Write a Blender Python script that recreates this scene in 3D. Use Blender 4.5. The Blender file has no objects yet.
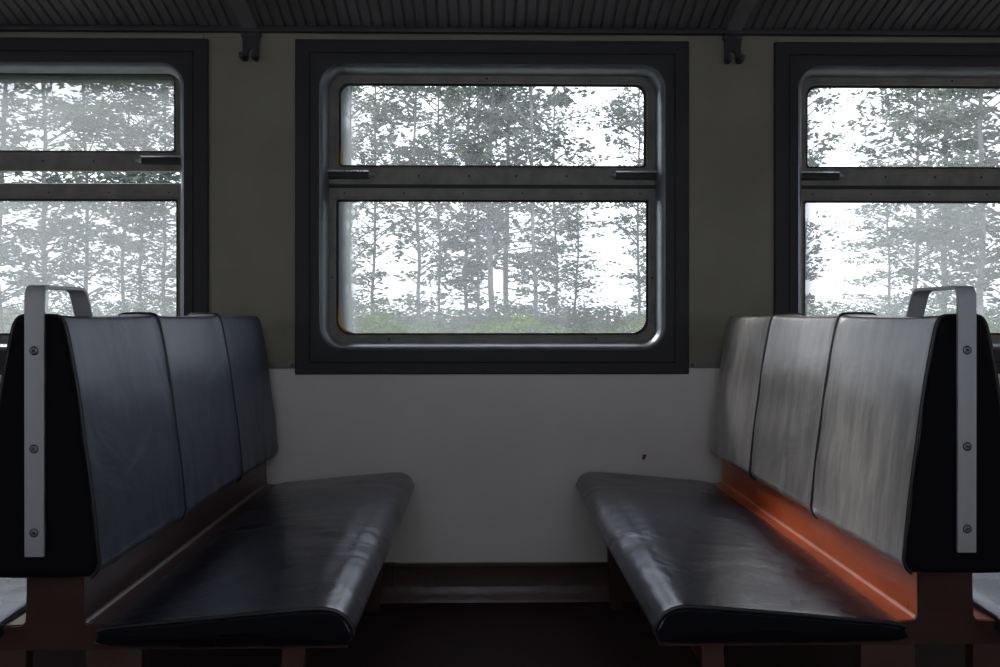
import bpy, bmesh, math, random
from mathutils import Vector, Matrix
random.seed(7)
C = bpy.context.scene.collection
PI = math.pi
EYE = 0.945           # eye height above the coach floor (m)
CAMY = -2.9           # far wall is the plane y = 0, the coach interior is y < 0
PITCH = 1.59          # window pitch along the coach
ROW = 0.793           # bench rows stand half a pitch either side of a window centre

# ------------------------------------------------------------------ materials
def mat(name):
    m = bpy.data.materials.new(name); m.use_nodes = True
    nt = m.node_tree; nt.nodes.clear()
    out = nt.nodes.new('ShaderNodeOutputMaterial')
    return m, nt, out
def nd(nt, typ, **kw):
    n = nt.nodes.new('ShaderNode' + typ)
    for k, v in kw.items():
        if hasattr(n, k) and k not in n.inputs: setattr(n, k, v)
        else: n.inputs[k].default_value = v
    return n
def lk(nt, a, ao, b, bi): nt.links.new(a.outputs[ao], b.inputs[bi])
def ramp(nt, src, so, stops):
    r = nt.nodes.new('ShaderNodeValToRGB')
    el = r.color_ramp.elements
    while len(el) < len(stops): el.new(0.5)
    for e, (p, c) in zip(el, stops):
        e.position = p; e.color = (*c, 1) if len(c) == 3 else c
    nt.links.new(src.outputs[so], r.inputs['Fac'])
    return r
def simple(name, c1, c2, scale=8, rough=0.5, rough2=None, metallic=0.0, bump=0.1, bscale=200, detail=4,
           stretch=(1, 1, 1), spec=0.5, coat=0.0, bdist=0.001, lo=0.35, hi=0.65):
    m, nt, out = mat(name)
    tc = nd(nt, 'TexCoord'); mp = nd(nt, 'Mapping'); mp.inputs['Scale'].default_value = stretch
    lk(nt, tc, 'Object', mp, 'Vector')
    n1 = nd(nt, 'TexNoise', Scale=scale, Detail=detail, Roughness=0.6); lk(nt, mp, 'Vector', n1, 'Vector')
    r = ramp(nt, n1, 'Fac', [(lo, c1), (hi, c2)])
    p = nd(nt, 'BsdfPrincipled', Metallic=metallic)
    p.inputs['Specular IOR Level'].default_value = spec
    p.inputs['Coat Weight'].default_value = coat
    p.inputs['Coat Roughness'].default_value = 0.15
    lk(nt, r, 'Color', p, 'Base Color')
    rr = ramp(nt, n1, 'Fac', [(0.3, (rough,) * 3), (0.7, (rough2 if rough2 is not None else rough,) * 3)])
    lk(nt, rr, 'Color', p, 'Roughness')
    n2 = nd(nt, 'TexNoise', Scale=bscale, Detail=3); lk(nt, mp, 'Vector', n2, 'Vector')
    b = nd(nt, 'Bump', Strength=bump, Distance=bdist); lk(nt, n2, 'Fac', b, 'Height'); lk(nt, b, 'Normal', p, 'Normal')
    lk(nt, p, 'BSDF', out, 'Surface')
    return m

def leather(name, dark, worn, wear, rough, seed, coat=1.0, crough=.32, tint=(1, 1, 1)):
    """black leatherette: fine grain, soft creases, pale worn streaks running down the cover"""
    m, nt, out = mat(name)
    tc = nd(nt, 'TexCoord')
    mp = nd(nt, 'Mapping'); mp.inputs['Location'].default_value = (seed, seed * 1.7, 0)
    lk(nt, tc, 'Object', mp, 'Vector')
    mps = nd(nt, 'Mapping'); mps.inputs['Scale'].default_value = (2.0, 14, 2.2); lk(nt, mp, 'Vector', mps, 'Vector')
    n1 = nd(nt, 'TexNoise', Scale=2.2, Detail=7, Roughness=0.65); lk(nt, mps, 'Vector', n1, 'Vector')
    n0 = nd(nt, 'TexNoise', Scale=2.0, Detail=3, Roughness=0.5); lk(nt, mp, 'Vector', n0, 'Vector')
    mul = nd(nt, 'Math', operation='MULTIPLY'); lk(nt, n1, 'Fac', mul, 0); lk(nt, n0, 'Fac', mul, 1)
    r = ramp(nt, mul, 'Value', [(0.16, dark), (0.16 + 0.30 / max(wear, .05), worn)])
    p = nd(nt, 'BsdfPrincipled'); p.inputs['Specular Tint'].default_value = (*tint, 1); p.inputs['IOR'].default_value = 1.62 if coat else 1.22; p.inputs['Coat Weight'].default_value = coat; p.inputs['Coat Roughness'].default_value = crough; p.inputs['Coat IOR'].default_value = 1.7  # blue tints put the sky's sheen into the reflection colour
    lk(nt, r, 'Color', p, 'Base Color')
    rr = ramp(nt, n0, 'Fac', [(0.3, (rough - .05,) * 3), (0.7, (rough + .09,) * 3)])
    lk(nt, rr, 'Color', p, 'Roughness')
    # creases
    n2 = nd(nt, 'TexNoise', Scale=5, Detail=3, Distortion=1.2); lk(nt, mp, 'Vector', n2, 'Vector')
    b1 = nd(nt, 'Bump', Strength=0.35, Distance=0.02); lk(nt, n2, 'Fac', b1, 'Height')
    n3 = nd(nt, 'TexNoise', Scale=420, Detail=2); lk(nt, mp, 'Vector', n3, 'Vector')
    b2 = nd(nt, 'Bump', Strength=0.25, Distance=0.001); lk(nt, n3, 'Fac', b2, 'Height'); lk(nt, b1, 'Normal', b2, 'Normal')
    lk(nt, b2, 'Normal', p, 'Normal')
    lk(nt, p, 'BSDF', out, 'Surface')
    return m

def glass(name, base, amount, edge_x=None):
    """dusty window glass; edge_x = (x, width) of a milky condensation band between the panes"""
    m, nt, out = mat(name)
    tr = nd(nt, 'BsdfTransparent', Color=(0.96, 0.96, 0.96, 1))
    gl = nd(nt, 'BsdfGlossy', Roughness=0.03)
    fr = nd(nt, 'Fresnel', IOR=1.3)
    mx = nd(nt, 'MixShader'); lk(nt, fr, 'Fac', mx, 0); lk(nt, tr, 'BSDF', mx, 1); lk(nt, gl, 'BSDF', mx, 2)
    df = nd(nt, 'BsdfDiffuse', Color=(0.30, 0.325, 0.335, 1)); tl = nd(nt, 'BsdfTranslucent', Color=(0.30, 0.325, 0.335, 1))
    dm = nd(nt, 'MixShader', Fac=0.7); lk(nt, df, 'BSDF', dm, 1); lk(nt, tl, 'BSDF', dm, 2)
    tc = nd(nt, 'TexCoord')
    n = nd(nt, 'TexNoise', Scale=3.0, Detail=8, Roughness=0.65, Distortion=0.6); lk(nt, tc, 'Object', n, 'Vector')
    r = nd(nt, 'MapRange'); r.inputs['From Min'].default_value = .3; r.inputs['From Max'].default_value = .7
    r.inputs['To Min'].default_value = base; r.inputs['To Max'].default_value = base + amount
    lk(nt, n, 'Fac', r, 'Value')
    last = r; lo = 'Result'
    if edge_x:
        for (ex, w, s) in edge_x:
            sx = nd(nt, 'SeparateXYZ'); lk(nt, tc, 'Object', sx, 'Vector')
            ns = nd(nt, 'TexNoise', Scale=14, Detail=6, Roughness=0.7); lk(nt, tc, 'Object', ns, 'Vector')
            a = nd(nt, 'Math', operation='MULTIPLY_ADD'); lk(nt, ns, 'Fac', a, 0); a.inputs[1].default_value = w * .5; lk(nt, sx, 'X', a, 2)
            e = nd(nt, 'MapRange', interpolation_type='SMOOTHSTEP')
            e.inputs['From Min'].default_value = ex + w * .25; e.inputs['From Max'].default_value = ex + w * 1.25
            e.inputs['To Min'].default_value = s; e.inputs['To Max'].default_value = 0
            lk(nt, a, 'Value', e, 'Value')
            ad = nd(nt, 'Math', operation='ADD', use_clamp=True); lk(nt, last, lo, ad, 0); lk(nt, e, 'Result', ad, 1)
            last, lo = ad, 'Value'
    fx = nd(nt, 'MixShader'); lk(nt, last, lo, fx, 0); lk(nt, mx, 'Shader', fx, 1); lk(nt, dm, 'Shader', fx, 2)
    lk(nt, fx, 'Shader', out, 'Surface')
    return m

def weave(name, c1, c2):
    """woven wall covering: fine horizontal and vertical threads"""
    m, nt, out = mat(name)
    tc = nd(nt, 'TexCoord')
    n1 = nd(nt, 'TexNoise', Scale=2.2, Detail=6, Roughness=0.6); lk(nt, tc, 'Object', n1, 'Vector')
    r = ramp(nt, n1, 'Fac', [(0.3, c1), (0.7, c2)])
    wv = nd(nt, 'TexWave', Scale=110, bands_direction='X'); lk(nt, tc, 'Object', wv, 'Vector')
    wh = nd(nt, 'TexWave', Scale=110, bands_direction='Z'); lk(nt, tc, 'Object', wh, 'Vector')
    for w in (wv, wh):
        w.inputs['Distortion'].default_value = 1.5; w.inputs['Detail Scale'].default_value = 2
    mu = nd(nt, 'Math', operation='MULTIPLY'); lk(nt, wv, 'Fac', mu, 0); lk(nt, wh, 'Fac', mu, 1)
    mm = nd(nt, 'MapRange'); mm.inputs['To Min'].default_value = .82; mm.inputs['To Max'].default_value = 1.12; lk(nt, mu, 'Value', mm, 'Value')
    mc = nd(nt, 'MixRGB', blend_type='MULTIPLY', Fac=1.0); lk(nt, r, 'Color', mc, 'Color1'); lk(nt, mm, 'Result', mc, 'Color2')
    p = nd(nt, 'BsdfPrincipled', Roughness=0.6); lk(nt, mc, 'Color', p, 'Base Color')
    b = nd(nt, 'Bump', Strength=0.2, Distance=0.001); lk(nt, mu, 'Value', b, 'Height'); lk(nt, b, 'Normal', p, 'Normal')
    lk(nt, p, 'BSDF', out, 'Surface')
    return m

def foliage_mat(name, c1, c2):
    m, nt, out = mat(name)
    tc = nd(nt, 'TexCoord'); n1 = nd(nt, 'TexNoise', Scale=1.4, Detail=4); lk(nt, tc, 'Object', n1, 'Vector')
    r = ramp(nt, n1, 'Fac', [(0.35, c1), (0.65, c2)])
    d = nd(nt, 'BsdfDiffuse'); t = nd(nt, 'BsdfTranslucent'); lk(nt, r, 'Color', d, 'Color'); lk(nt, r, 'Color', t, 'Color')
    mx = nd(nt, 'MixShader', Fac=0.45); lk(nt, d, 'BSDF', mx, 1); lk(nt, t, 'BSDF', mx, 2); lk(nt, mx, 'Shader', out, 'Surface')
    return m

M = {}
M['wall_up'] = weave('woven wall covering', (0.20, 0.183, 0.135), (0.29, 0.267, 0.205))
M['wall_low'] = simple('painted lower wall', (0.66, 0.615, 0.575), (0.72, 0.675, 0.635), 3, 0.38, 0.5, bump=.08, bscale=60)
M['frame'] = simple('grey window surround paint', (0.026, 0.0255, 0.026), (0.036, 0.035, 0.036), 6, 0.5, 0.62, spec=.3, bump=.1, bscale=120)
M['ring'] = simple('grey metal window bead', (0.26, 0.28, 0.31), (0.34, 0.36, 0.40), 10, 0.32, 0.42, metallic=.75, bump=.05)
M['reveal'] = simple('black window rubber', (0.010, 0.010, 0.010), (0.022, 0.022, 0.022), 10, 0.6, bump=.1)
M['sash'] = simple('grey green sash paint', (0.13, 0.13, 0.105), (0.21, 0.21, 0.17), 14, 0.42, 0.55, bump=.15, bscale=90)
M['rust'] = simple('rusty sealant', (0.65, 0.24, 0.03), (0.85, 0.42, 0.08), 30, 0.7)
M['chrome'] = simple('worn chrome handle', (0.55, 0.56, 0.60), (0.70, 0.71, 0.75), 20, 0.22, 0.38, metallic=.9, bump=.05)
M['screw'] = simple('dark screw head', (0.02, 0.02, 0.02), (0.05, 0.05, 0.05), 30, 0.45, metallic=.5)
M['alu'] = simple('brushed aluminium strap', (0.38, 0.385, 0.39), (0.48, 0.485, 0.495), 9, 0.42, 0.55, metallic=.55, bump=.15, bscale=300, stretch=(1, 1, .1))
M['screw_alu'] = simple('countersunk screw', (0.20, 0.20, 0.21), (0.3, 0.3, 0.31), 30, 0.35, metallic=.8)
M['rack'] = simple('dark corrugated rack sheet', (0.10, 0.094, 0.096), (0.145, 0.136, 0.138), 5, 0.5, 0.6, bump=.1)
M['rack_dark'] = simple('black rack iron', (0.016, 0.016, 0.017), (0.03, 0.03, 0.03), 8, 0.5, bump=.1)
M['bracket'] = simple('dark grey rack bracket paint', (0.14, 0.13, 0.135), (0.18, 0.17, 0.175), 8, 0.5, bump=.1)
M['wood_dark'] = simple('maroon bench paint', (0.036, 0.014, 0.010), (0.058, 0.021, 0.014), 7, 0.40, 0.55, bump=.25, bscale=40, bdist=.002)
M['base'] = simple('maroon baseboard paint', (0.042, 0.014, 0.013), (0.062, 0.021, 0.019), 9, 0.30, 0.42, spec=.4, bump=.5, bscale=60, bdist=.002)
M['floor'] = simple('dark brown floor linoleum', (0.040, 0.022, 0.023), (0.060, 0.034, 0.036), 5, 0.5, 0.65, spec=.25, bump=.2, bscale=80)
M['ceil'] = simple('grey ceiling', (0.30, 0.30, 0.28), (0.36, 0.36, 0.34), 3, 0.6)
M['leather_l'] = leather('black leatherette with painted blue sheen', (0.032, 0.037, 0.062), (0.064, 0.073, 0.112), 0.8, 0.42, 3.1, .15, .36, (.66, .76, 1.0))  # bluish sky light put into the base colour
M['leather_r'] = leather('worn leatherette with painted light', (0.11, 0.107, 0.108), (0.52, 0.495, 0.46), 1.0, 0.40, 8.4)  # wear streaks, with window light put into the pale tones
M['leather_s'] = leather('black seat leatherette', (0.008, 0.0095, 0.018), (0.015, 0.018, 0.034), 0.8, 0.27, 5.5, .35, .20, (.62, .72, 1.0))
M['leather_end'] = leather('matt black end cover', (0.003, 0.003, 0.005), (0.005, 0.005, 0.007), 0.8, 0.75, 1.5, 0.0)
M['piping'] = simple('black piping', (0.004, 0.004, 0.005), (0.007, 0.007, 0.008), 10, 0.5)
M['leaf_a'] = foliage_mat('grey green birch leaves', (0.105, 0.130, 0.120), (0.18, 0.205, 0.175))
M['leaf_b'] = foliage_mat('dark pine needles', (0.07, 0.092, 0.092), (0.12, 0.145, 0.14))
M['leaf_c'] = foliage_mat('bright trackside leaves', (0.07, 0.11, 0.04), (0.12, 0.17, 0.06))
M['bark'] = simple('grey bark', (0.16, 0.16, 0.16), (0.26, 0.26, 0.26), 5, 0.9, bump=.5, bscale=20, stretch=(1, 1, .3))
M['grass'] = simple('summer grass', (0.06, 0.075, 0.042), (0.10, 0.12, 0.065), 1.5, 0.9)

def panel_wood(name, worn):
    m, nt, out = mat(name)
    tc = nd(nt, 'TexCoord'); mp = nd(nt, 'Mapping'); mp.inputs['Scale'].default_value = (1, .8, 2.5); lk(nt, tc, 'Object', mp, 'Vector')
    n = nd(nt, 'TexNoise', Scale=6, Detail=7, Roughness=.6, Distortion=.4); lk(nt, mp, 'Vector', n, 'Vector')
    if worn: r = ramp(nt, n, 'Fac', [(0.34, (0.40, 0.066, 0.013)), (0.5, (0.54, 0.098, 0.018)), (0.66, (0.44, 0.14, 0.06))])  # worn: orange window light put into the varnish colour
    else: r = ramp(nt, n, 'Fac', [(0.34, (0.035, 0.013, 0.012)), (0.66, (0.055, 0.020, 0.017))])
    p = nd(nt, 'BsdfPrincipled', Roughness=0.36); lk(nt, r, 'Color', p, 'Base Color')
    n2 = nd(nt, 'TexNoise', Scale=40, Detail=3); lk(nt, mp, 'Vector', n2, 'Vector')
    b = nd(nt, 'Bump', Strength=.15, Distance=.002); lk(nt, n2, 'Fac', b, 'Height'); lk(nt, b, 'Normal', p, 'Normal')
    lk(nt, p, 'BSDF', out, 'Surface'); return m
M['panel_r'] = panel_wood('varnished board with painted orange light', True)
M['panel_l'] = panel_wood('dull brown varnished board', False)

# ------------------------------------------------------------------ mesh helpers
def link(name, bm, m, parent=None, smooth=True, loc=(0, 0, 0), angle=35):
    me = bpy.data.meshes.new(name)
    bmesh.ops.recalc_face_normals(bm, faces=bm.faces)
    bm.to_mesh(me); bm.free()
    o = bpy.data.objects.new(name, me); C.objects.link(o)
    for x in (m if isinstance(m, (list, tuple)) else [m]): me.materials.append(x)
    o.location = loc
    if parent: o.parent = parent
    if smooth:
        me.polygons.foreach_set('use_smooth', [True] * len(me.polygons))
        me.set_sharp_from_angle(angle=math.radians(angle))
    return o
def empty(name, loc=(0, 0, 0), **props):
    o = bpy.data.objects.new(name, None); C.objects.link(o); o.location = loc; o.empty_display_size = .1
    for k, v in props.items(): o[k] = v
    return o
def box(bm, x0, x1, y0, y1, z0, z1, bev=0.0, seg=2):
    vs = [bm.verts.new((x, y, z)) for x in (x0, x1) for y in (y0, y1) for z in (z0, z1)]
    f = [(0, 1, 3, 2), (4, 6, 7, 5), (0, 4, 5, 1), (2, 3, 7, 6), (0, 2, 6, 4), (1, 5, 7, 3)]
    fs = [bm.faces.new([vs[i] for i in q]) for q in f]
    if bev:
        es = list({e for q in fs for e in q.edges})
        bmesh.ops.bevel(bm, geom=es, offset=bev, segments=seg, affect='EDGES', profile=.6)
def prism(bm, pts, a, b, axis='y', bev=0.0):
    """extrude a closed 2-D outline; axis y: pts are (x, z); axis x: pts are (y, z); axis z: pts are (x, y)"""
    def P(p, t): return {'y': (p[0], t, p[1]), 'x': (t, p[0], p[1]), 'z': (p[0], p[1], t)}[axis]
    A = [bm.verts.new(P(p, a)) for p in pts]; B = [bm.verts.new(P(p, b)) for p in pts]
    n = len(pts); fs = [bm.faces.new(A), bm.faces.new(B[::-1])]
    for i in range(n): fs.append(bm.faces.new([A[i], B[i], B[(i + 1) % n], A[(i + 1) % n]]))
    if bev:
        es = list({e for q in fs[:2] for e in q.edges})
        bmesh.ops.bevel(bm, geom=es, offset=bev, segments=2, affect='EDGES')
def tube(bm, pts, rad, n=8, closed=False, cap=True):
    pts = [Vector(p) for p in pts]; N = len(pts); rings = []
    up = None
    for i, p in enumerate(pts):
        a = pts[(i - 1) % N] if (closed or i > 0) else p
        b = pts[(i + 1) % N] if (closed or i < N - 1) else p
        t = (b - a).normalized()
        if up is None: up = t.orthogonal().normalized()
        up = (up - t * up.dot(t)).normalized(); s = t.cross(up)
        r = rad[i] if isinstance(rad, (list, tuple)) else rad
        rings.append([bm.verts.new(p + (up * math.cos(2 * PI * k / n) + s * math.sin(2 * PI * k / n)) * r) for k in range(n)])
    for i in range(N if closed else N - 1):
        A, B = rings[i], rings[(i + 1) % N]
        for k in range(n): bm.faces.new([A[k], A[(k + 1) % n], B[(k + 1) % n], B[k]])
    if cap and not closed: bm.faces.new(rings[0]); bm.faces.new(rings[-1][::-1])
def disc(bm, c, r, h, axis='y', n=12, dome=True):
    """small screw head proud of the surface by h towards -axis"""
    rings = []
    prof = [(1, 0), (1, .45), (.8, .85), (.45, 1), (.3, .8), (.01, .8)] if dome else [(1, 0), (1, 1), (.01, 1)]
    for (rr, hh) in prof:
        ring = []
        for k in range(n):
            a = 2 * PI * k / n; u, v = math.cos(a) * r * rr, math.sin(a) * r * rr
            p = (c[0] + u, c[1] - hh * h, c[2] + v) if axis == 'y' else (c[0] - hh * h, c[1] + u, c[2] + v)
            ring.append(bm.verts.new(p))
        rings.append(ring)
    for A, B in zip(rings, rings[1:]):
        for k in range(n): bm.faces.new([A[k], A[(k + 1) % n], B[(k + 1) % n], B[k]])
    bm.faces.new(rings[-1]); bm.faces.new(rings[0])
def rr_loop(hw, z0, z1, R, y, n=8, cx=0.0):
    """rounded rectangle; R = radius or (bl, br, tr, tl)"""
    if not isinstance(R, (tuple, list)): R = (R,) * 4
    cs = [(-hw, z0, R[0], PI), (hw, z0, R[1], 1.5 * PI), (hw, z1, R[2], 0), (-hw, z1, R[3], .5 * PI)]
    out = []
    for (x, z, r, a0) in cs:
        ox = x + (r if x < 0 else -r); oz = z + (r if z == z0 else -r)
        for k in range(n + 1):
            a = a0 + .5 * PI * k / n
            out.append((cx + ox + r * math.cos(a), y, oz + r * math.sin(a)))
    return out
def loft(bm, loops, closed=False, cap=False):
    V = [[bm.verts.new(p) for p in L] for L in loops]; n = len(V[0])
    pairs = list(zip(V, V[1:])) + ([(V[-1], V[0])] if closed else [])
    for A, B in pairs:
        for k in range(n): bm.faces.new([A[k], A[(k + 1) % n], B[(k + 1) % n], B[k]])
    if cap: bm.faces.new(V[0]); bm.faces.new(V[-1][::-1])
def catmull(pts, sub=4):
    n = len(pts); out = []
    for i in range(n):
        p0, p1, p2, p3 = (Vector(pts[(i + k) % n]) for k in (-1, 0, 1, 2))
        for s in range(sub):
            t = s / sub
            out.append(.5 * ((2 * p1) + (p2 - p0) * t + (2 * p0 - 5 * p1 + 4 * p2 - p3) * t * t + (3 * p1 - p0 - 3 * p2 + p3) * t ** 3))
    return out
def inset(sec, d):
    """move a closed 2-D outline inward by d"""
    n = len(sec); area = sum(sec[i].x * sec[(i + 1) % n].y - sec[(i + 1) % n].x * sec[i].y for i in range(n))
    sg = 1 if area > 0 else -1; out = []
    for i in range(n):
        t = (sec[(i + 1) % n] - sec[(i - 1) % n])
        if t.length < 1e-9: t = Vector((1, 0))
        t.normalize(); out.append(sec[i] + Vector((-t.y, t.x)) * d * sg)
    return out

# ------------------------------------------------------------------ the coach shell
WZ0, WZ1 = EYE - .165, EYE + .88     # hole cut for a window (hidden under the surround)
WH = .60
CEIL = 2.45; X0, X1 = -4.0, 4.0; YN = -3.42
def wall(name, yin, yout, side):
    bm = bmesh.new()
    cen = [(k * PITCH) for k in ((-2, -1, 0, 1, 2) if side > 0 else (-2, 0, 2))]  # unseen near side: windows left out to weaken the front light
    xs = [X0]
    for c in cen: xs += [c - WH, c + WH]
    xs.append(X1)
    zs = [0, EYE - .155, WZ0 + .0, WZ1, CEIL]
    zs = [0, EYE - .164, WZ1, CEIL]
    for y in (yin, yout):
        for i in range(len(xs) - 1):
            for j in range(len(zs) - 1):
                if i % 2 == 1 and j == 1: continue
                f = bm.faces.new([bm.verts.new(p) for p in ((xs[i], y, zs[j]), (xs[i + 1], y, zs[j]), (xs[i + 1], y, zs[j + 1]), (xs[i], y, zs[j + 1]))])
                f.material_index = 1 if j == 0 else 0
    for c in cen:   # reveals of the holes
        a, b = c - WH, c + WH; z0, z1 = zs[1], zs[2]
        for q in (((a, z0), (b, z0)), ((b, z0), (b, z1)), ((b, z1), (a, z1)), ((a, z1), (a, z0))):
            bm.faces.new([bm.verts.new(p) for p in ((q[0][0], yin, q[0][1]), (q[1][0], yin, q[1][1]), (q[1][0], yout, q[1][1]), (q[0][0], yout, q[0][1]))])
    for z in (0, CEIL):
        bm.faces.new([bm.verts.new(p) for p in ((X0, yin, z), (X1, yin, z), (X1, yout, z), (X0, yout, z))])
    bmesh.ops.remove_doubles(bm, verts=bm.verts, dist=1e-5)
    o = link(name, bm, [M['wall_up'], M['wall_low']], smooth=False); o['kind'] = 'structure'
    return o
far_wall = wall('wall_far', 0, .12, 1)
bm = bmesh.new()   # a chip in the paint of the lower wall
prism(bm, [(.497, EYE - .476), (.503, EYE - .480), (.507, EYE - .474), (.512, EYE - .466), (.508, EYE - .460), (.500, EYE - .463)], -.0012, .001, 'y')
link('paint_chip', bm, M['screw'], far_wall)
wall('wall_near', YN, YN - .12, -1)
def struct_box(name, m, *b):
    bm = bmesh.new(); box(bm, *b); o = link(name, bm, m, smooth=False); o['kind'] = 'structure'; return o
struct_box('floor', M['floor'], X0, X1, YN - .12, .12, -.06, 0)
struct_box('ceiling', M['ceil'], X0, X1, YN - .12, .12, CEIL, CEIL + .06)
struct_box('wall_left', M['wall_up'], X0 - .06, X0, YN - .12, .12, 0, CEIL)
struct_box('wall_right', M['wall_up'], X1, X1 + .06, YN - .12, .12, 0, CEIL)

# baseboard with a top ledge and a coved foot
bm = bmesh.new()
prof = [(0, .002), (0, EYE - .818), (-.012, EYE - .818), (-.013, EYE - .828), (-.007, EYE - .833), (-.0075, .053)]
prof += [(-.0095, .045), (-.0132, .034), (-.0185, .022), (-.0250, .010), (-.0280, .002)]
prism(bm, prof, X0, X1, 'x')
bmesh.ops.remove_doubles(bm, verts=bm.verts, dist=1e-5)
o = link('baseboard_far', bm, M['base']); o['kind'] = 'structure'
# overlapping end of the next length of baseboard, on the left
bm = bmesh.new()
prism(bm, [(y - .003 if y < 0 else y, z + (.002 if z > .05 else 0)) for y, z in prof], -1.75, -.325, 'x')
o = link('baseboard_far_overlap', bm, M['base']); o['kind'] = 'structure'; o.name = 'baseboard_left'

# horizontal joint strip between the windows, screwed down
for n, c in enumerate((-1.5, -.5, .5, 1.5)):
    xc = c * PITCH
    a, b = xc - (PITCH / 2 - .652), xc + (PITCH / 2 - .652)
    bm = bmesh.new(); box(bm, a, b, -.005, 0, EYE - .174, EYE - .153, .0015)
    o = link('trim_%d' % (n + 1), bm, M['bracket']); o['kind'] = 'structure'
    for sx in (a + .012, xc - .03, b - .012):
        s = bmesh.new(); disc(s, (sx, -.005, EYE - .163), .0045, .002)
        link('screw', s, M['screw'], o)
# light cover strips over the surround, with joint gaps
for n, c in enumerate((-1, 0, 1)):
    bm = bmesh.new(); xc = c * PITCH
    box(bm, xc - .640, xc + .635, -.006, 0, EYE + .9135, EYE + .932, .001)
    o = link('trim_%d' % (n + 5), bm, M['wall_up']); o['kind'] = 'structure'

# ------------------------------------------------------------------ windows
def make_window(k, raised=0.0, panes=('up', 'low')):
    """one coach window: metal surround, bead, rubber reveal, sliding upper sash and fixed lower sash"""
    e = EYE
    root = empty('window_%d' % k, ((k - 2) * PITCH, 0, e), kind='structure')
    bm = bmesh.new()
    st = (.603, -.153, .868)
    loft(bm, [rr_loop(.652, -.193, .913, .004, .0), rr_loop(.652, -.193, .913, .004, -.010), rr_loop(.648, -.189, .909, .004, -.0135),
              rr_loop(.606, -.156, .871, .006, -.0135), rr_loop(.604, -.154, .869, .006, -.0105), rr_loop(.602, -.152, .867, .006, -.0135), rr_loop(.580, -.120, .841, .085, -.0150),
              rr_loop(.5735, -.1135, .8345, .079, -.0125), rr_loop(.5735, -.1135, .8345, .079, .0)], closed=True)
    link('window_surround', bm, M['frame'], root)
    bm = bmesh.new()
    rings = []
    for (off, y) in ((.001, -.011), (-.003, -.0125), (-.009, -.008), (-.014, .002), (-.018, .016), (-.021, .032), (-.022, .047), (-.0, .047)):
        rings.append(rr_loop(.573 + off, -.113 - off, .834 + off, .078 + off, y, n=12))
    loft(bm, rings, closed=True)
    link('window_bead', bm, M['ring'], root)
    bm = bmesh.new()
    loft(bm, [rr_loop(.5535, -.0935, .8145, .058, .0455), rr_loop(.557, -.097, .818, .06, .0505), rr_loop(.598, -.160, .875, .06, .0515), rr_loop(.598, -.160, .875, .07, .0455)], closed=True)
    link('window_reveal', bm, M['reveal'], root)
    # outer body opening behind the sashes
    bm = bmesh.new()
    loft(bm, [rr_loop(.545, -.085, .800, .05, .085), rr_loop(.545, -.085, .800, .05, .125), rr_loop(.70, -.25, .95, .05, .125), rr_loop(.598, -.16, .875, .05, .121), rr_loop(.598, -.160, .875, .05, .085)], closed=True)
    link('window_outer_seal', bm, M['reveal'], root)
    def sash(name, hw, z0, z1, gz0, gz1, ghw, R, dust, y0, dz, outerR):
        bm = bmesh.new()
        Rm = tuple(r + .009 for r in R)
        loft(bm, [rr_loop(hw, z0, z1, outerR, y0 + .02), rr_loop(hw, z0, z1, outerR, y0 + .002), rr_loop(hw - .002, z0 + .002, z1 - .002, outerR, y0),
                  rr_loop(ghw + .012, gz0 - .012, gz1 + .012, Rm, y0), rr_loop(ghw + .010, gz0 - .010, gz1 + .010, Rm, y0 + .003),
                  rr_loop(ghw + .004, gz0 - .004, gz1 + .004, R, y0 + .004), rr_loop(ghw, gz0, gz1, R, y0 + .010), rr_loop(ghw, gz0, gz1, R, y0 + .02)], closed=True)
        s = link(name, bm, M['sash'], root, loc=(0, 0, dz))
        bm = bmesh.new()
        loft(bm, [rr_loop(ghw + .0035, gz0 - .0035, gz1 + .0035, R, y0 + .0035), rr_loop(ghw - .003, gz0 + .003, gz1 - .003, R, y0 + .009), rr_loop(ghw - .003, gz0 + .003, gz1 - .003, R, y0 + .013), rr_loop(ghw + .0035, gz0 - .0035, gz1 + .0035, R, y0 + .013)], closed=True)
        link('pane_seal', bm, M['reveal'], s)
        bm = bmesh.new()
        loft(bm, [rr_loop(ghw + .004, gz0 - .004, gz1 + .004, R, y0 + .012), rr_loop(ghw + .004, gz0 - .004, gz1 + .004, R, y0 + .016)], cap=True)
        link('pane', bm, dust, s, smooth=False)
        return s
    gu = glass('dusty upper glass %d' % k, *[(.22, .20, [(-.75, 1.0, .40)]), (.04, .10, [(-.517, .075, .85)]), (.05, .10, [(-.52, .03, .3)])][k - 1])
    gl = glass('dusty lower glass %d' % k, *[(.22, .18, [(-.55, .6, .10)]), (.10, .14, [(-.525, .085, .85)]), (.18, .14, [(-.525, .05, .3)])][k - 1])
    up = sash('upper_sash', .585, .441, .842, .508, .783, .517, (.008, .008, .034, .034), gu, .055, raised, (.002, .002, .075, .075))
    low = sash('lower_sash', .585, -.125, .4465, -.061, .390, .525, (.05, .05, .008, .008), gl, .055, 0, (.07, .07, .002, .002))
    if raised == 0:
        bm = bmesh.new(); box(bm, -.585, .585, .0525, .060, .4315, .4445); link('meeting_seal', bm, M['reveal'], root)
    # sliding handles
    for s in (-1, 1):
        bm = bmesh.new()
        a, b = (.415, .553)
        xs = sorted((s * a, s * b))
        box(bm, xs[0], xs[1], .035, .0545, .462, .486, .004, 2)
        h = link('handle', bm, M['frame'], up)
        bm = bmesh.new()
        box(bm, xs[0], xs[1], .030, .046, .484, .4895, .002, 2)
        tube(bm, [(s * a, .040, .474), (s * (a - .008), .040, .474), (s * (a - .0085), .040, .474)], [.008, .007, .004], 10)
        tube(bm, [(s * (a - .006), .040, .474), (s * (a - .020), .040, .474)], .0035, 8)
        link('handle_lever', bm, M['chrome'], up)
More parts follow.
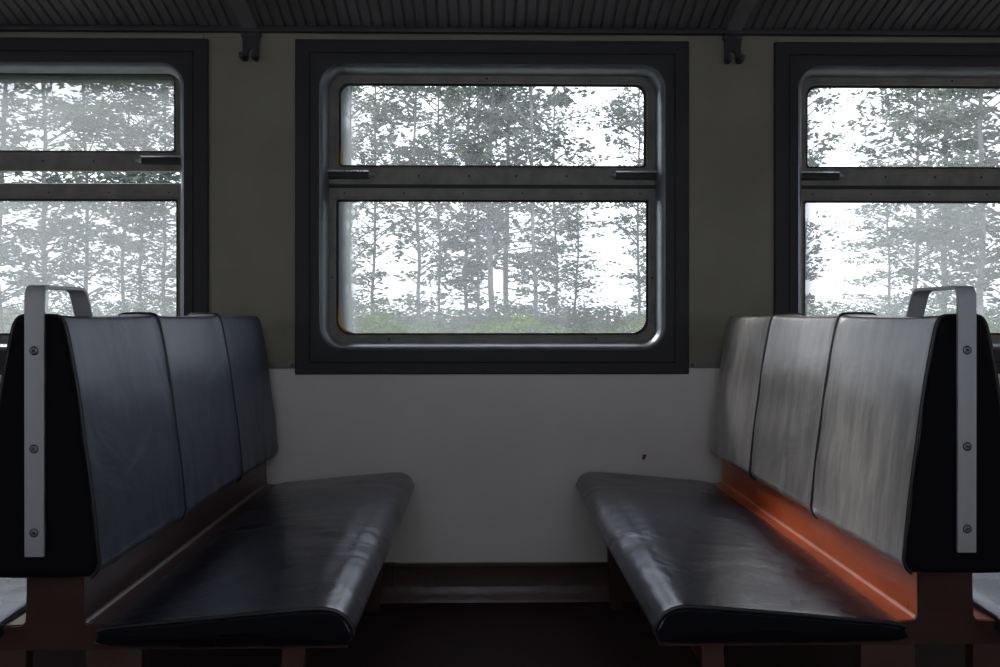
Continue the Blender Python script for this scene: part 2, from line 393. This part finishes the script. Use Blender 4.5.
    def scr(x, y, z, parent, r=.0038):
        b = bmesh.new(); disc(b, (x, y, z), r, .0015, n=8); link('screw', b, M['screw'], parent)
    for x in (-.25, -.08, .08, .25): scr(x, .055, .474, up)
    for x in (-.5, -.3, -.1, .1, .3, .5): scr(x, .055, .415, low, .003)
    for x in (-.35, .35): scr(x, .055, -.078, low)
    for s in (-1, 1): scr(s * .542, .055, .13, low)
    scr(-.02, .055, .803, up)
    for s in (-1, 1):
        for z in (.03, .25, .50, .75): scr(s * .63, -.0135, z, root, .0045)
    for x in (-.6, -.36, -.12, .12, .36, .6):
        scr(x, -.0135, -.173, root, .0045); scr(x, -.0135, .89, root, .0045)
    if k == 3:
        bm = bmesh.new(); box(bm, -.125, .14, -.0145, -.0125, .885, .902, .0006); link('ventilation_slot', bm, M['reveal'], root)
    return root
make_window(1, raised=.046)
make_window(2)
make_window(3)
# rust stain of the sealant at the lower left corner of the middle panes
w2 = bpy.data.objects['window_2']
def rust(z0, ghw, R, up):
    bm = bmesh.new(); pts = []
    for k in range(17):
        t = k / 16
        if t < .5: pts.append((-ghw + .005, .064, z0 + R + (.5 - t) * 2 * .06))
        else:
            a = PI + (t - .5) * PI; pts.append((-ghw + R + math.cos(a) * (R - .005), .064, z0 + R + math.sin(a) * (R - .005)))
    rad = [.0014 + .0032 * math.sin(PI * k / 16) ** 1 for k in range(17)]
    tube(bm, pts, rad, 6)
    return bm
for s in w2.children:
    if s.name.startswith('upper_sash'): link('rusty_sealant', rust(.508, .517, .010, 1), M['rust'], s)
    if s.name.startswith('lower_sash'): link('rusty_sealant', rust(-.061, .525, .05, 0), M['rust'], s)

# ------------------------------------------------------------------ luggage rack
rack = empty('luggage_rack', (0, 0, EYE), label='dark corrugated metal luggage rack running along the wall above all the windows', category='rack')
prof = [(-.006, .950), (-.020, .9585), (-.05, .968), (-.10, .985), (-.16, 1.002), (-.25, 1.020), (-.36, 1.035), (-.48, 1.048)]
bm = bmesh.new(); per = .0357; prevs = None
xn = int((X1 - X0) / per)
cols = []
for i in range(xn):
    xb = X0 + i * per
    for (fx, dz) in ((0, .0), (.06, -.0), (.14, -.009), (.84, -.009), (.94, -.0)):
        cols.append((xb + fx * per, dz))
for (x, dz) in cols:
    cur = [bm.verts.new((x, y, z + (dz if j > 0 else 0))) for j, (y, z) in enumerate(prof)]
    if prevs:
        for j in range(len(prof) - 1): bm.faces.new([prevs[j], cur[j], cur[j + 1], prevs[j + 1]])
    prevs = cur
o = link('rack_panel', bm, M['rack'], rack, angle=20)
md = o.modifiers.new('thickness', 'SOLIDIFY'); md.thickness = .002; md.offset = 1
bm = bmesh.new(); box(bm, X0, X1, -.026, -.001, .934, .954, .004); link('rear_rail', bm, M['rack_dark'], rack)
bm = bmesh.new(); tube(bm, [(X0, -.485, 1.05), (X1, -.485, 1.05)], .016, 14); link('front_rail', bm, M['rack_dark'], rack)
for bx in (-1.5 * PITCH - .0, -.797, .797, 1.5 * PITCH):
    bm = bmesh.new()
    under = [(y, z - .0075) for y, z in prof]; low = [(y, z - .016 - .01 * min(1, -y / .2)) for y, z in prof]
    prism(bm, under + low[::-1], bx - .026, bx + .026, 'x')
    br = link('rack_bracket', bm, M['bracket'], rack, angle=25)
    # forked coat hook plate under the bracket
    bm = bmesh.new()
    s = -1 if bx < 0 else 1
    pl = [(-.030, .935), (-.029, .917), (-.028, .880), (-.028, .855), (-.025, .843), (-.019, .838), (-.012, .842), (-.010, .850), (-.010, .868), (-.007, .876), (0, .880),
          (.007, .876), (.010, .868), (.010, .850), (.012, .842), (.019, .838), (.025, .843), (.028, .852), (.028, .88), (.029, .917), (.030, .935)]
    prism(bm, [(bx + x * .95, z) for x, z in pl], -.016, -.006, 'y')
    # the outward curled tips
    for t in (-1, 1):
        tube(bm, [(bx + t * .019, -.011, .850), (bx + t * .019, -.024, .843), (bx + t * .020 + s * .004, -.036, .848), (bx + t * .021 + s * .007, -.041, .860)], [.009, .009, .008, .005], 10)
    box(bm, bx - .032, bx + .032, -.020, -.001, .918, .936, .003)
    hk = link('coat_hook', bm, M['rack_dark'], br)

# ------------------------------------------------------------------ benches
YN_C, YF_C = -1.42, -.085      # ends of the back cushion
YN_F, YF_F = -1.36, -.08       # end frames
def back_section():
    h = [(.070, -.444), (.090, -.440), (.100, -.422), (.099, -.40), (.090, -.31), (.078, -.22), (.066, -.13), (.052, -.05), (.043, -.012), (.034, .0005), (.018, .0025)]
    pts = h + [(0, .003)] + [(-x, z) for x, z in h[::-1]] + [(0, -.445)]
    return [Vector(p) for p in pts]
def cushion(sec2, y0, y1, r, stations, puff, sub=4, rf=None):
    sec = catmull(sec2, sub); bm = bmesh.new(); loops = []
    rf = rf or r
    ys = []
    for k in range(6):
        a = k / 5 * PI / 2; ys.append((y0 + r * (1 - math.sin(a)), r * (1 - math.cos(a)) * 1.0))
    ys = [(y0 + r * (1 - math.cos(k / 5 * PI / 2)), r * (1 - math.sin(k / 5 * PI / 2))) for k in range(6)]
    n = stations
    for k in range(1, n): ys.append((y0 + r + (y1 - y0 - r - rf) * k / n, 0))
    ys += [(y1 - rf * (1 - math.cos(k / 5 * PI / 2)), rf * (1 - math.sin(k / 5 * PI / 2))) for k in range(5, -1, -1)]
    for (y, d) in ys:
        L = []
        base = inset(sec, d) if d else sec
        for i, p in enumerate(base):
            q = inset_pt(sec, i)
            dd = puff(y, sec[i].x, sec[i].y)
            L.append((p.x - q.x * dd, y, p.y - q.y * dd))
        loops.append(L)
    # soft crown on the end faces
    m = len(loops[0])
    for (idx, sgn) in ((0, -1), (-1, 1)):
        base = loops[idx]; cx = sum(p[0] for p in base) / m; cz = sum(p[2] for p in base) / m
        extra = []
        for f, dy in ((.8, .003), (.5, .005), (.2, .006)):
            extra.append([(cx + (p[0] - cx) * f, p[1] + sgn * dy, cz + (p[2] - cz) * f) for p in base])
        if idx == 0: loops = extra[::-1] + loops
        else: loops = loops + extra
    loft(bm, loops, cap=True)
    return bm, sec
def inset_pt(sec, i):
    n = len(sec); t = sec[(i + 1) % n] - sec[(i - 1) % n]
    if t.length < 1e-9: return Vector((0, 0))
    t.normalize()
    area = inset_pt.area.get(id(sec))
    if area is None:
        area = sum(sec[k].x * sec[(k + 1) % n].y - sec[(k + 1) % n].x * sec[k].y for k in range(n)); inset_pt.area[id(sec)] = area; inset_pt.keep.append(sec)
    sg = 1 if area > 0 else -1
    return Vector((-t.y, t.x)) * sg
inset_pt.area = {}; inset_pt.keep = []
SEAMS = (-.995, -.55)
def back_puff(y, u, z):
    # u, z: groove at the seams, panels slightly full between them; wavy lower hem
    d = 0
    for s in SEAMS: d += .0035 * math.exp(-((y - s) / .012) ** 2)
    for a, b in ((YN_C, SEAMS[0]), (SEAMS[0], SEAMS[1]), (SEAMS[1], YF_C)):
        if a <= y <= b:
            t = (y - a) / (b - a); d -= .004 * math.sin(PI * t) ** .7 * (1 if z > -.42 else .3)
    if z < -.40: d += .0012 * math.sin(y * 37) + .001 * math.sin(y * 71 + 1)
    # soft sag folds
    d += .0006 * math.sin(z * 46 + 3 * math.sin(y * 7)) * (1 if z < -.1 else .3)
    return d
def seat_section():
    p = [(.100, -.562), (.090, -.545), (.105, -.530), (.20, -.520), (.33, -.508), (.44, -.499), (.482, -.498), (.507, -.506), (.523, -.523), (.5285, -.543), (.521, -.559), (.505, -.565), (.40, -.566), (.22, -.565)]
    return [Vector(q) for q in p]
def seat_puff(y, u, z):
    d = 0
    if z > -.535:
        t = (y - YN_C) / (YF_C - YN_C)
        d += .006 * math.sin(PI * max(0, min(1, t))) * (1 if u < .45 else .3) - .003
        d += .0008 * math.sin(19 * y + 9 * u) * math.sin(PI * max(0, min(1, t)))
        # short folds across the front roll
        if u > .36: d += .0009 * math.sin(75 * y + 30 * u + 2 * math.sin(23 * y)) * math.exp(-((y + .90) / .20) ** 2)
    return d
def make_bench(name, x, label, mats, tw):
    root = empty(name, (x, 0, 0), label=label, category='bench', group='double train benches under the windows')
    e = EYE
    def L(n, bm, m, parent=root, **k):
        return link(n, bm, m, parent, loc=(0, 0, e) if parent is root else (0, 0, 0), **k)
    # back cushion: one wedge, leatherette on both faces, black end covers
    bm, sec = cushion(back_section(), YN_C, YF_C, .016, 90, back_puff, rf=.05)
    for f in bm.faces:
        c = f.calc_center_median()
        f.material_index = 1 if (c.y < YN_C + .0085) else 0
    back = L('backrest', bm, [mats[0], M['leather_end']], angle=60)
    for s in (-1, 1):
        top = [p for p in sec if p.x * s >= 0 and p.y > -.443]
        top = sorted(top, key=lambda p: p.y)
        for y in SEAMS:
            bm = bmesh.new(); tube(bm, [(p.x + .0008 * s, y, p.y + (.0015 if p.y > -.02 else 0)) for p in top], .0046, 8)
            L('seam_piping', bm, M['piping'], back)
        bm = bmesh.new(); tube(bm, [(p.x - .001 * s, YN_C + .009, p.y - (.002 if p.y > -.01 else 0)) for p in top], .0034, 8)
        L('edge_piping', bm, M['piping'], back)
    # aluminium grab handle
    bm = bmesh.new()
    yc = YN_C - .0075
    path = [(yc, -.402), (yc, .030), (yc + .001, .040), (yc + .005, .047), (yc + .013, .0495), (-1.290, .0495), (-1.279, .048), (-1.271, .043), (-1.266, .035), (-1.243, -.012)]
    th = .0052; A = []; B = []
    for i, p in enumerate(path):
        a = Vector(path[max(0, i - 1)]); b = Vector(path[min(len(path) - 1, i + 1)]); t = (b - a).normalized(); n = Vector((-t.y, t.x))
        A.append(Vector(p) - n * th / 2); B.append(Vector(p) + n * th / 2)
    prism(bm, [(p.x, p.y) for p in A] + [(p.x, p.y) for p in B[::-1]], -.0160, .0160, 'x', bev=.0008)
    h = L('grab_handle', bm, M['alu'], angle=30)
    for z in (-.058, -.222, -.362):
        bm = bmesh.new(); disc(bm, (.000, yc - .0025, z), .0062, .0016, n=16)
        L('screw', bm, M['screw_alu'], h)
        bm = bmesh.new(); tube(bm, [(math.cos(a) * .0066, yc - .0027, z + math.sin(a) * .0066) for a in [2 * PI * k / 16 for k in range(16)]], .0011, 6, closed=True)
        tube(bm, [(-.002, yc - .0045, z), (.002, yc - .0045, z)], .0012, 6)
        L('screw_recess', bm, M['screw'], h)
    # board between the end frames, and the seat boards
    bm = bmesh.new(); box(bm, -.050, .050, YN_F + .0025, YF_F, -.540, -.43)
    L('back_board', bm, mats[2], smooth=False)
    for s in (-1, 1):
        bm = bmesh.new()
        pr = [(.049, -.540), (.0505, -.5325), (.053, -.5375), (.058, -.5405), (.30, -.5405 - .01), (.48, -.566), (.49, -.567), (.49, -.580), (.049, -.580)]
        pr = [(x * s, z) for x, z in pr]
        prism(bm, pr, YN_F + .004, YF_F, 'y')
        L('seat_board', bm, mats[2])
        bm, ss = cushion([Vector((p.x * s, p.y)) for p in seat_section()], YN_C + .01, YF_C - .0, .014, 70, lambda y, u, z: seat_puff(y, abs(u), z), rf=.018)
        for f in bm.faces:
            c = f.calc_center_median(); f.material_index = 1 if c.y < YN_C + .012 else 0
        st = L('seat', bm, [mats[1], M['leather_end']], angle=60)
        edge = [p for p in ss if p.y > -.545 and abs(p.x) > .095]
        edge = sorted(edge, key=lambda p: abs(p.x))
        bm = bmesh.new(); tube(bm, [(p.x, YN_C + .014, p.y - .002) for p in edge], .0036, 8)
        L('edge_piping', bm, M['piping'], st)
    # end frames: post, rail, legs
    for nm, a, b in (('end_frame', YN_F, YN_F + .035), ('end_frame', YF_F - .035, YF_F + .002)):
        bm = bmesh.new()
        pts = [(.0485, -.425), (.0485, -.534), (.0525, -.541), (.059, -.5445), (.49, -.566), (.51, -.570), (.51, -.585)]
        full = pts + [(-x, z) for x, z in pts[::-1]]
        prism(bm, full, a, b, 'y', bev=.002)
        fr = L(nm, bm, M['wood_dark'])
        for s in (-1, 1):
            bm = bmesh.new()
            x0, x1 = sorted((s * .052, s * .150)); box(bm, x0, x1, a + .004, b - .004, -e + .001, -.584, .003)
            L('leg', bm, M['wood_dark'], fr)
            bm = bmesh.new()
            q = [(.395, -.584), (.435, -.584), (.415, -e + .001), (.375, -e + .001)]
            prism(bm, [(x * s, z) for x, z in q], a + .006, b - .006, 'y', bev=.002)
            L('leg', bm, M['wood_dark'], fr)
    for s in (-1, 1):
        bm = bmesh.new(); x0, x1 = sorted((s * .39, s * .43)); box(bm, x0, x1, YN_F + .03, YF_F - .03, -.63, -.583, .003)
        L('seat_rail', bm, M['wood_dark'])
    return root
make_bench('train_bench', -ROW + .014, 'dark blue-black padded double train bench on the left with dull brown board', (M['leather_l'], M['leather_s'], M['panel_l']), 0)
make_bench('train_bench', ROW, 'double train bench on the right with worn grey backrest and orange-brown board, both with painted-in window light', (M['leather_r'], M['leather_s'], M['panel_r']), 0)

# ------------------------------------------------------------------ outside
GZ = -1.25
bm = bmesh.new()
nx, ny = 40, 24
grid = []
for j in range(ny + 1):
    row = []
    for i in range(nx + 1):
        x = -70 + 140 * i / nx; y = .8 + 75 * (j / ny) ** 1.5
        z = GZ + .25 * math.sin(x * .3 + y * .2) + max(0, min(1, (y - 6) / 16)) * 1.25 + .15 * math.sin(x * 1.1)
        row.append(bm.verts.new((x, y, z if y > 3 else GZ)))
    grid.append(row)
for j in range(ny):
    for i in range(nx): bm.faces.new([grid[j][i], grid[j][i + 1], grid[j + 1][i + 1], grid[j + 1][i]])
o = link('ground', bm, M['grass']); o['kind'] = 'structure'

def leaves(bm, c, rx, rz, n, size, rnd):
    for _ in range(n):
        a = rnd.uniform(0, 2 * PI); r = rnd.random() ** .5; zz = rnd.uniform(-1, 1)
        p = Vector((c[0] + math.cos(a) * r * rx, c[1] + math.sin(a) * r * rx, c[2] + zz * rz * (1 - r * .5)))
        s = size * rnd.uniform(.6, 1.4)
        u = Vector((rnd.uniform(-1, 1), rnd.uniform(-1, 1), rnd.uniform(-.25, .25))).normalized()
        v = u.cross(Vector((rnd.uniform(-1, 1), rnd.uniform(-1, 1), rnd.uniform(-1, 1)))).normalized()
        a_, b_, c_, d_ = p - u * s, p - v * s * .38, p + u * s, p + v * s * .38
        bm.faces.new([bm.verts.new(q) for q in (a_, b_, c_, d_)])
PROTO = {}
def tree_meshes(kind, seed):
    key = (kind, seed)
    if key in PROTO: return PROTO[key]
    rnd = random.Random(seed * 31 + len(kind))
    tb = bmesh.new(); fb = bmesh.new()
    H = 14.0
    lean = [0, 0]; tp = []
    for k in range(15):
        lean[0] += rnd.uniform(-.07, .07); lean[1] += rnd.uniform(-.07, .07)
        tp.append((lean[0], lean[1], H * k / 14))
    r0 = {'birch': .06, 'pine': .11, 'broad': .10}[kind]
    tube(tb, tp, [r0 * (1 - k / 15) + .015 for k in range(15)], 8)
    nb = {'birch': 84, 'pine': 80, 'broad': 90}[kind]
    for b in range(nb):
        t = {'birch': rnd.uniform(.10, 1), 'pine': rnd.uniform(.14, 1), 'broad': rnd.uniform(.10, 1)}[kind]
        k = min(13, int(t * 14)); base = Vector(tp[k]).lerp(Vector(tp[k + 1]), t * 14 - k)
        ln = {'birch': 1.9 * math.sin(PI * min(1, (t - .08) * .95)) ** .6 + .3, 'pine': 2.1 * (1.12 - t) ** .7 + .2,
              'broad': 3.1 * math.sin(PI * min(1, t * .9 + .02)) ** .6 + .4}[kind] * rnd.uniform(.6, 1.15)
        a = rnd.uniform(0, 2 * PI); el = {'birch': .55, 'pine': .05, 'broad': .4}[kind] + rnd.uniform(-.2, .2)
        d = Vector((math.cos(a) * math.cos(el), math.sin(a) * math.cos(el), math.sin(el)))
        tip = base + d * ln + Vector((0, 0, -.12 * ln * ln * .5))
        mid = base + d * ln * .5
        tube(tb, [base, mid, tip], [.03, .02, .008], 5, cap=False)
        nc = max(2, int(ln * 2.6))
        for q in range(nc):
            f = .3 + .75 * (q + rnd.random()) / nc
            p = base.lerp(mid, min(1, f * 2)) if f < .5 else mid.lerp(tip, (f - .5) * 2)
            p = p + Vector((rnd.uniform(-.3, .3), rnd.uniform(-.3, .3), rnd.uniform(-.3, .25)))
            leaves(fb, p, rnd.uniform(.28, .60), rnd.uniform(.10, .22), {'birch': 12, 'pine': 14, 'broad': 11}[kind], .125, rnd)
    def fin(bm, m, nm):
        me = bpy.data.meshes.new(nm); bm.to_mesh(me); bm.free(); me.materials.append(m); return me
    PROTO[key] = (fin(tb, M['bark'], 'trunk'), fin(fb, M['leaf_b'] if kind == 'pine' else M['leaf_a'], 'foliage'))
    return PROTO[key]
def tree(kind, seed, x, y, h, wide, label, group, rz=0.0):
    tm, fm = tree_meshes(kind, seed)
    gz = GZ + max(0, min(1, (y - 6) / 16)) * 1.25 - .2
    root = empty({'birch': 'birch_tree', 'pine': 'pine_tree', 'broad': 'leafy_tree'}[kind], (x, y, gz), label=label, category='tree', group=group)
    root.rotation_euler = (0, 0, rz); root.scale = (wide, wide, h / 14)
    for nm, me in (('trunk', tm), ('foliage', fm)):
        o = bpy.data.objects.new(nm, me); C.objects.link(o); o.parent = root
LW = 'leafy grey-green tree filling the view outside the left window'
LG = 'leafy trees outside the left window'
CW = 'slender grey-green birch seen through the middle window'
CG = 'birches outside the middle window'
CP = 'dark dense pine standing among birches outside the middle window'
CPG = 'pines outside the middle window'
RW = 'broad grey-green tree right of the sky gap outside the right window'
RG = 'broad trees outside the right window'
def X(px, y): return (px - 485) / 873 * (y + 2.9) - .027
rnd = random.Random(11)
for i, (px, y, h, w, kd) in enumerate([(-60, 19, 13, 1.1, 'broad'), (5, 24, 13, 1.0, 'broad'), (50, 21, 12, .75, 'broad'), (95, 26, 14, .95, 'birch'), (128, 24, 12, .8, 'birch'),
                                      (165, 24, 9, .9, 'birch'), (190, 22, 12, .8, 'birch'), (145, 30, 13, .9, 'birch')]):
    tree(kd, 1 + i % 3, X(px, y), y, h, w, LW, LG, rnd.uniform(0, 6))
for i, (px, y, h, w) in enumerate([(372, 30, 13, .9), (418, 27, 14, .95), (440, 33, 15, .9), (470, 29, 14, 1.), (537, 26, 15, .95), (556, 33, 14, .8), 
                                   (478, 38, 17, 1.0), (575, 31, 7.0, .8), (638, 31, 13, .8), (655, 29, 12, .8), (350, 34, 14, .9), (300, 30, 13, .9)]):
    tree('birch', 1 + i % 4, X(px, y), y, h, w, CW, CG, rnd.uniform(0, 6))
for i, (px, y, h, w) in enumerate([(494, 28, 15, .95), (509, 32, 16, 1.0)]):
    tree('pine', 1 + i, X(px, y), y, h, w, CP, CPG, rnd.uniform(0, 6))
tree('birch', 3, X(806, 27), 27, 13, .75, 'narrow birch at the left edge of the view through the right window', 'birches left of the sky gap outside the right window', .5)
for i, (px, y, h, w) in enumerate([(918, 27, 13, .75), (948, 24, 14, .85), (985, 22, 13, .9), (1030, 22, 14, 1.0), (892, 30, 7.0, .6)]):
    tree('broad', 1 + i % 3, X(px, y), y, h, w, RW, RG, rnd.uniform(0, 6))
# low undergrowth along the foot of the trees (too tangled to count)
bm = bmesh.new(); rnd = random.Random(5)
for _ in range(3600):
    y = rnd.uniform(24, 40); x = rnd.uniform(-.62, .66) * (y + 3)
    gz = GZ + 1.25 - .15
    hh = (EYE + .62 + .25 * math.sin(x * .9) + .2 * math.sin(x * 2.3 + 1) - gz) * rnd.uniform(.5, 1.0)
    leaves(bm, (x, y, gz + hh * rnd.uniform(.35, 1)), .6, .25, 16, .10, rnd)
o = link('undergrowth', bm, M['leaf_a'], smooth=False); o['kind'] = 'stuff'; o['label'] = 'low grey-green bushes along the foot of the trees outside'; o['category'] = 'bushes'
bm = bmesh.new()
for _ in range(1500):
    y = rnd.uniform(17, 22); x = rnd.uniform(-.62, .66) * (y + 3)
    gz = GZ + max(0, min(1, (y - 6) / 16)) * 1.25
    leaves(bm, (x, y, rnd.uniform(gz, EYE - .25 + .25 * math.sin(x * 1.7))), .4, .2, 14, .07, rnd)
o = link('trackside_weeds', bm, M['leaf_c'], smooth=False); o['kind'] = 'stuff'; o['label'] = 'bright green weeds in front of the bushes by the track'; o['category'] = 'weeds'

# ------------------------------------------------------------------ light
w = bpy.data.worlds.new('overcast sky'); bpy.context.scene.world = w; w.use_nodes = True
bg = w.node_tree.nodes['Background']; bg.inputs['Color'].default_value = (0.82, 0.87, 1.0, 1); bg.inputs['Strength'].default_value = 3.0
sl = bpy.data.lights.new('veiled sun', 'SUN'); sl.energy = 18; sl.angle = math.radians(28); sl.color = (1, .96, .92)
so = bpy.data.objects.new('veiled_sun', sl); C.objects.link(so)
so.rotation_euler = Vector((1.0, -.95, -1.0)).to_track_quat('-Z', 'Y').to_euler()
so.location = (-6, 6, 8)

# ------------------------------------------------------------------ camera
cam = bpy.data.cameras.new('camera'); co = bpy.data.objects.new('camera', cam); C.objects.link(co)
co.location = (-.027, CAMY, EYE); co.rotation_euler = (PI / 2, 0, -math.radians(1.0))
cam.lens = 36 * 873 / 1000; cam.sensor_width = 36; cam.clip_start = .05; cam.clip_end = 500
cam.shift_y = (316 - 333.5) / 1000
bpy.context.scene.camera = co
vs = bpy.context.scene.view_settings
bpy.context.scene.display_settings.display_device = 'sRGB'
vs.view_transform = 'Standard'; vs.look = 'None'; vs.gamma = 1; vs.use_curve_mapping = False; vs.exposure = 0
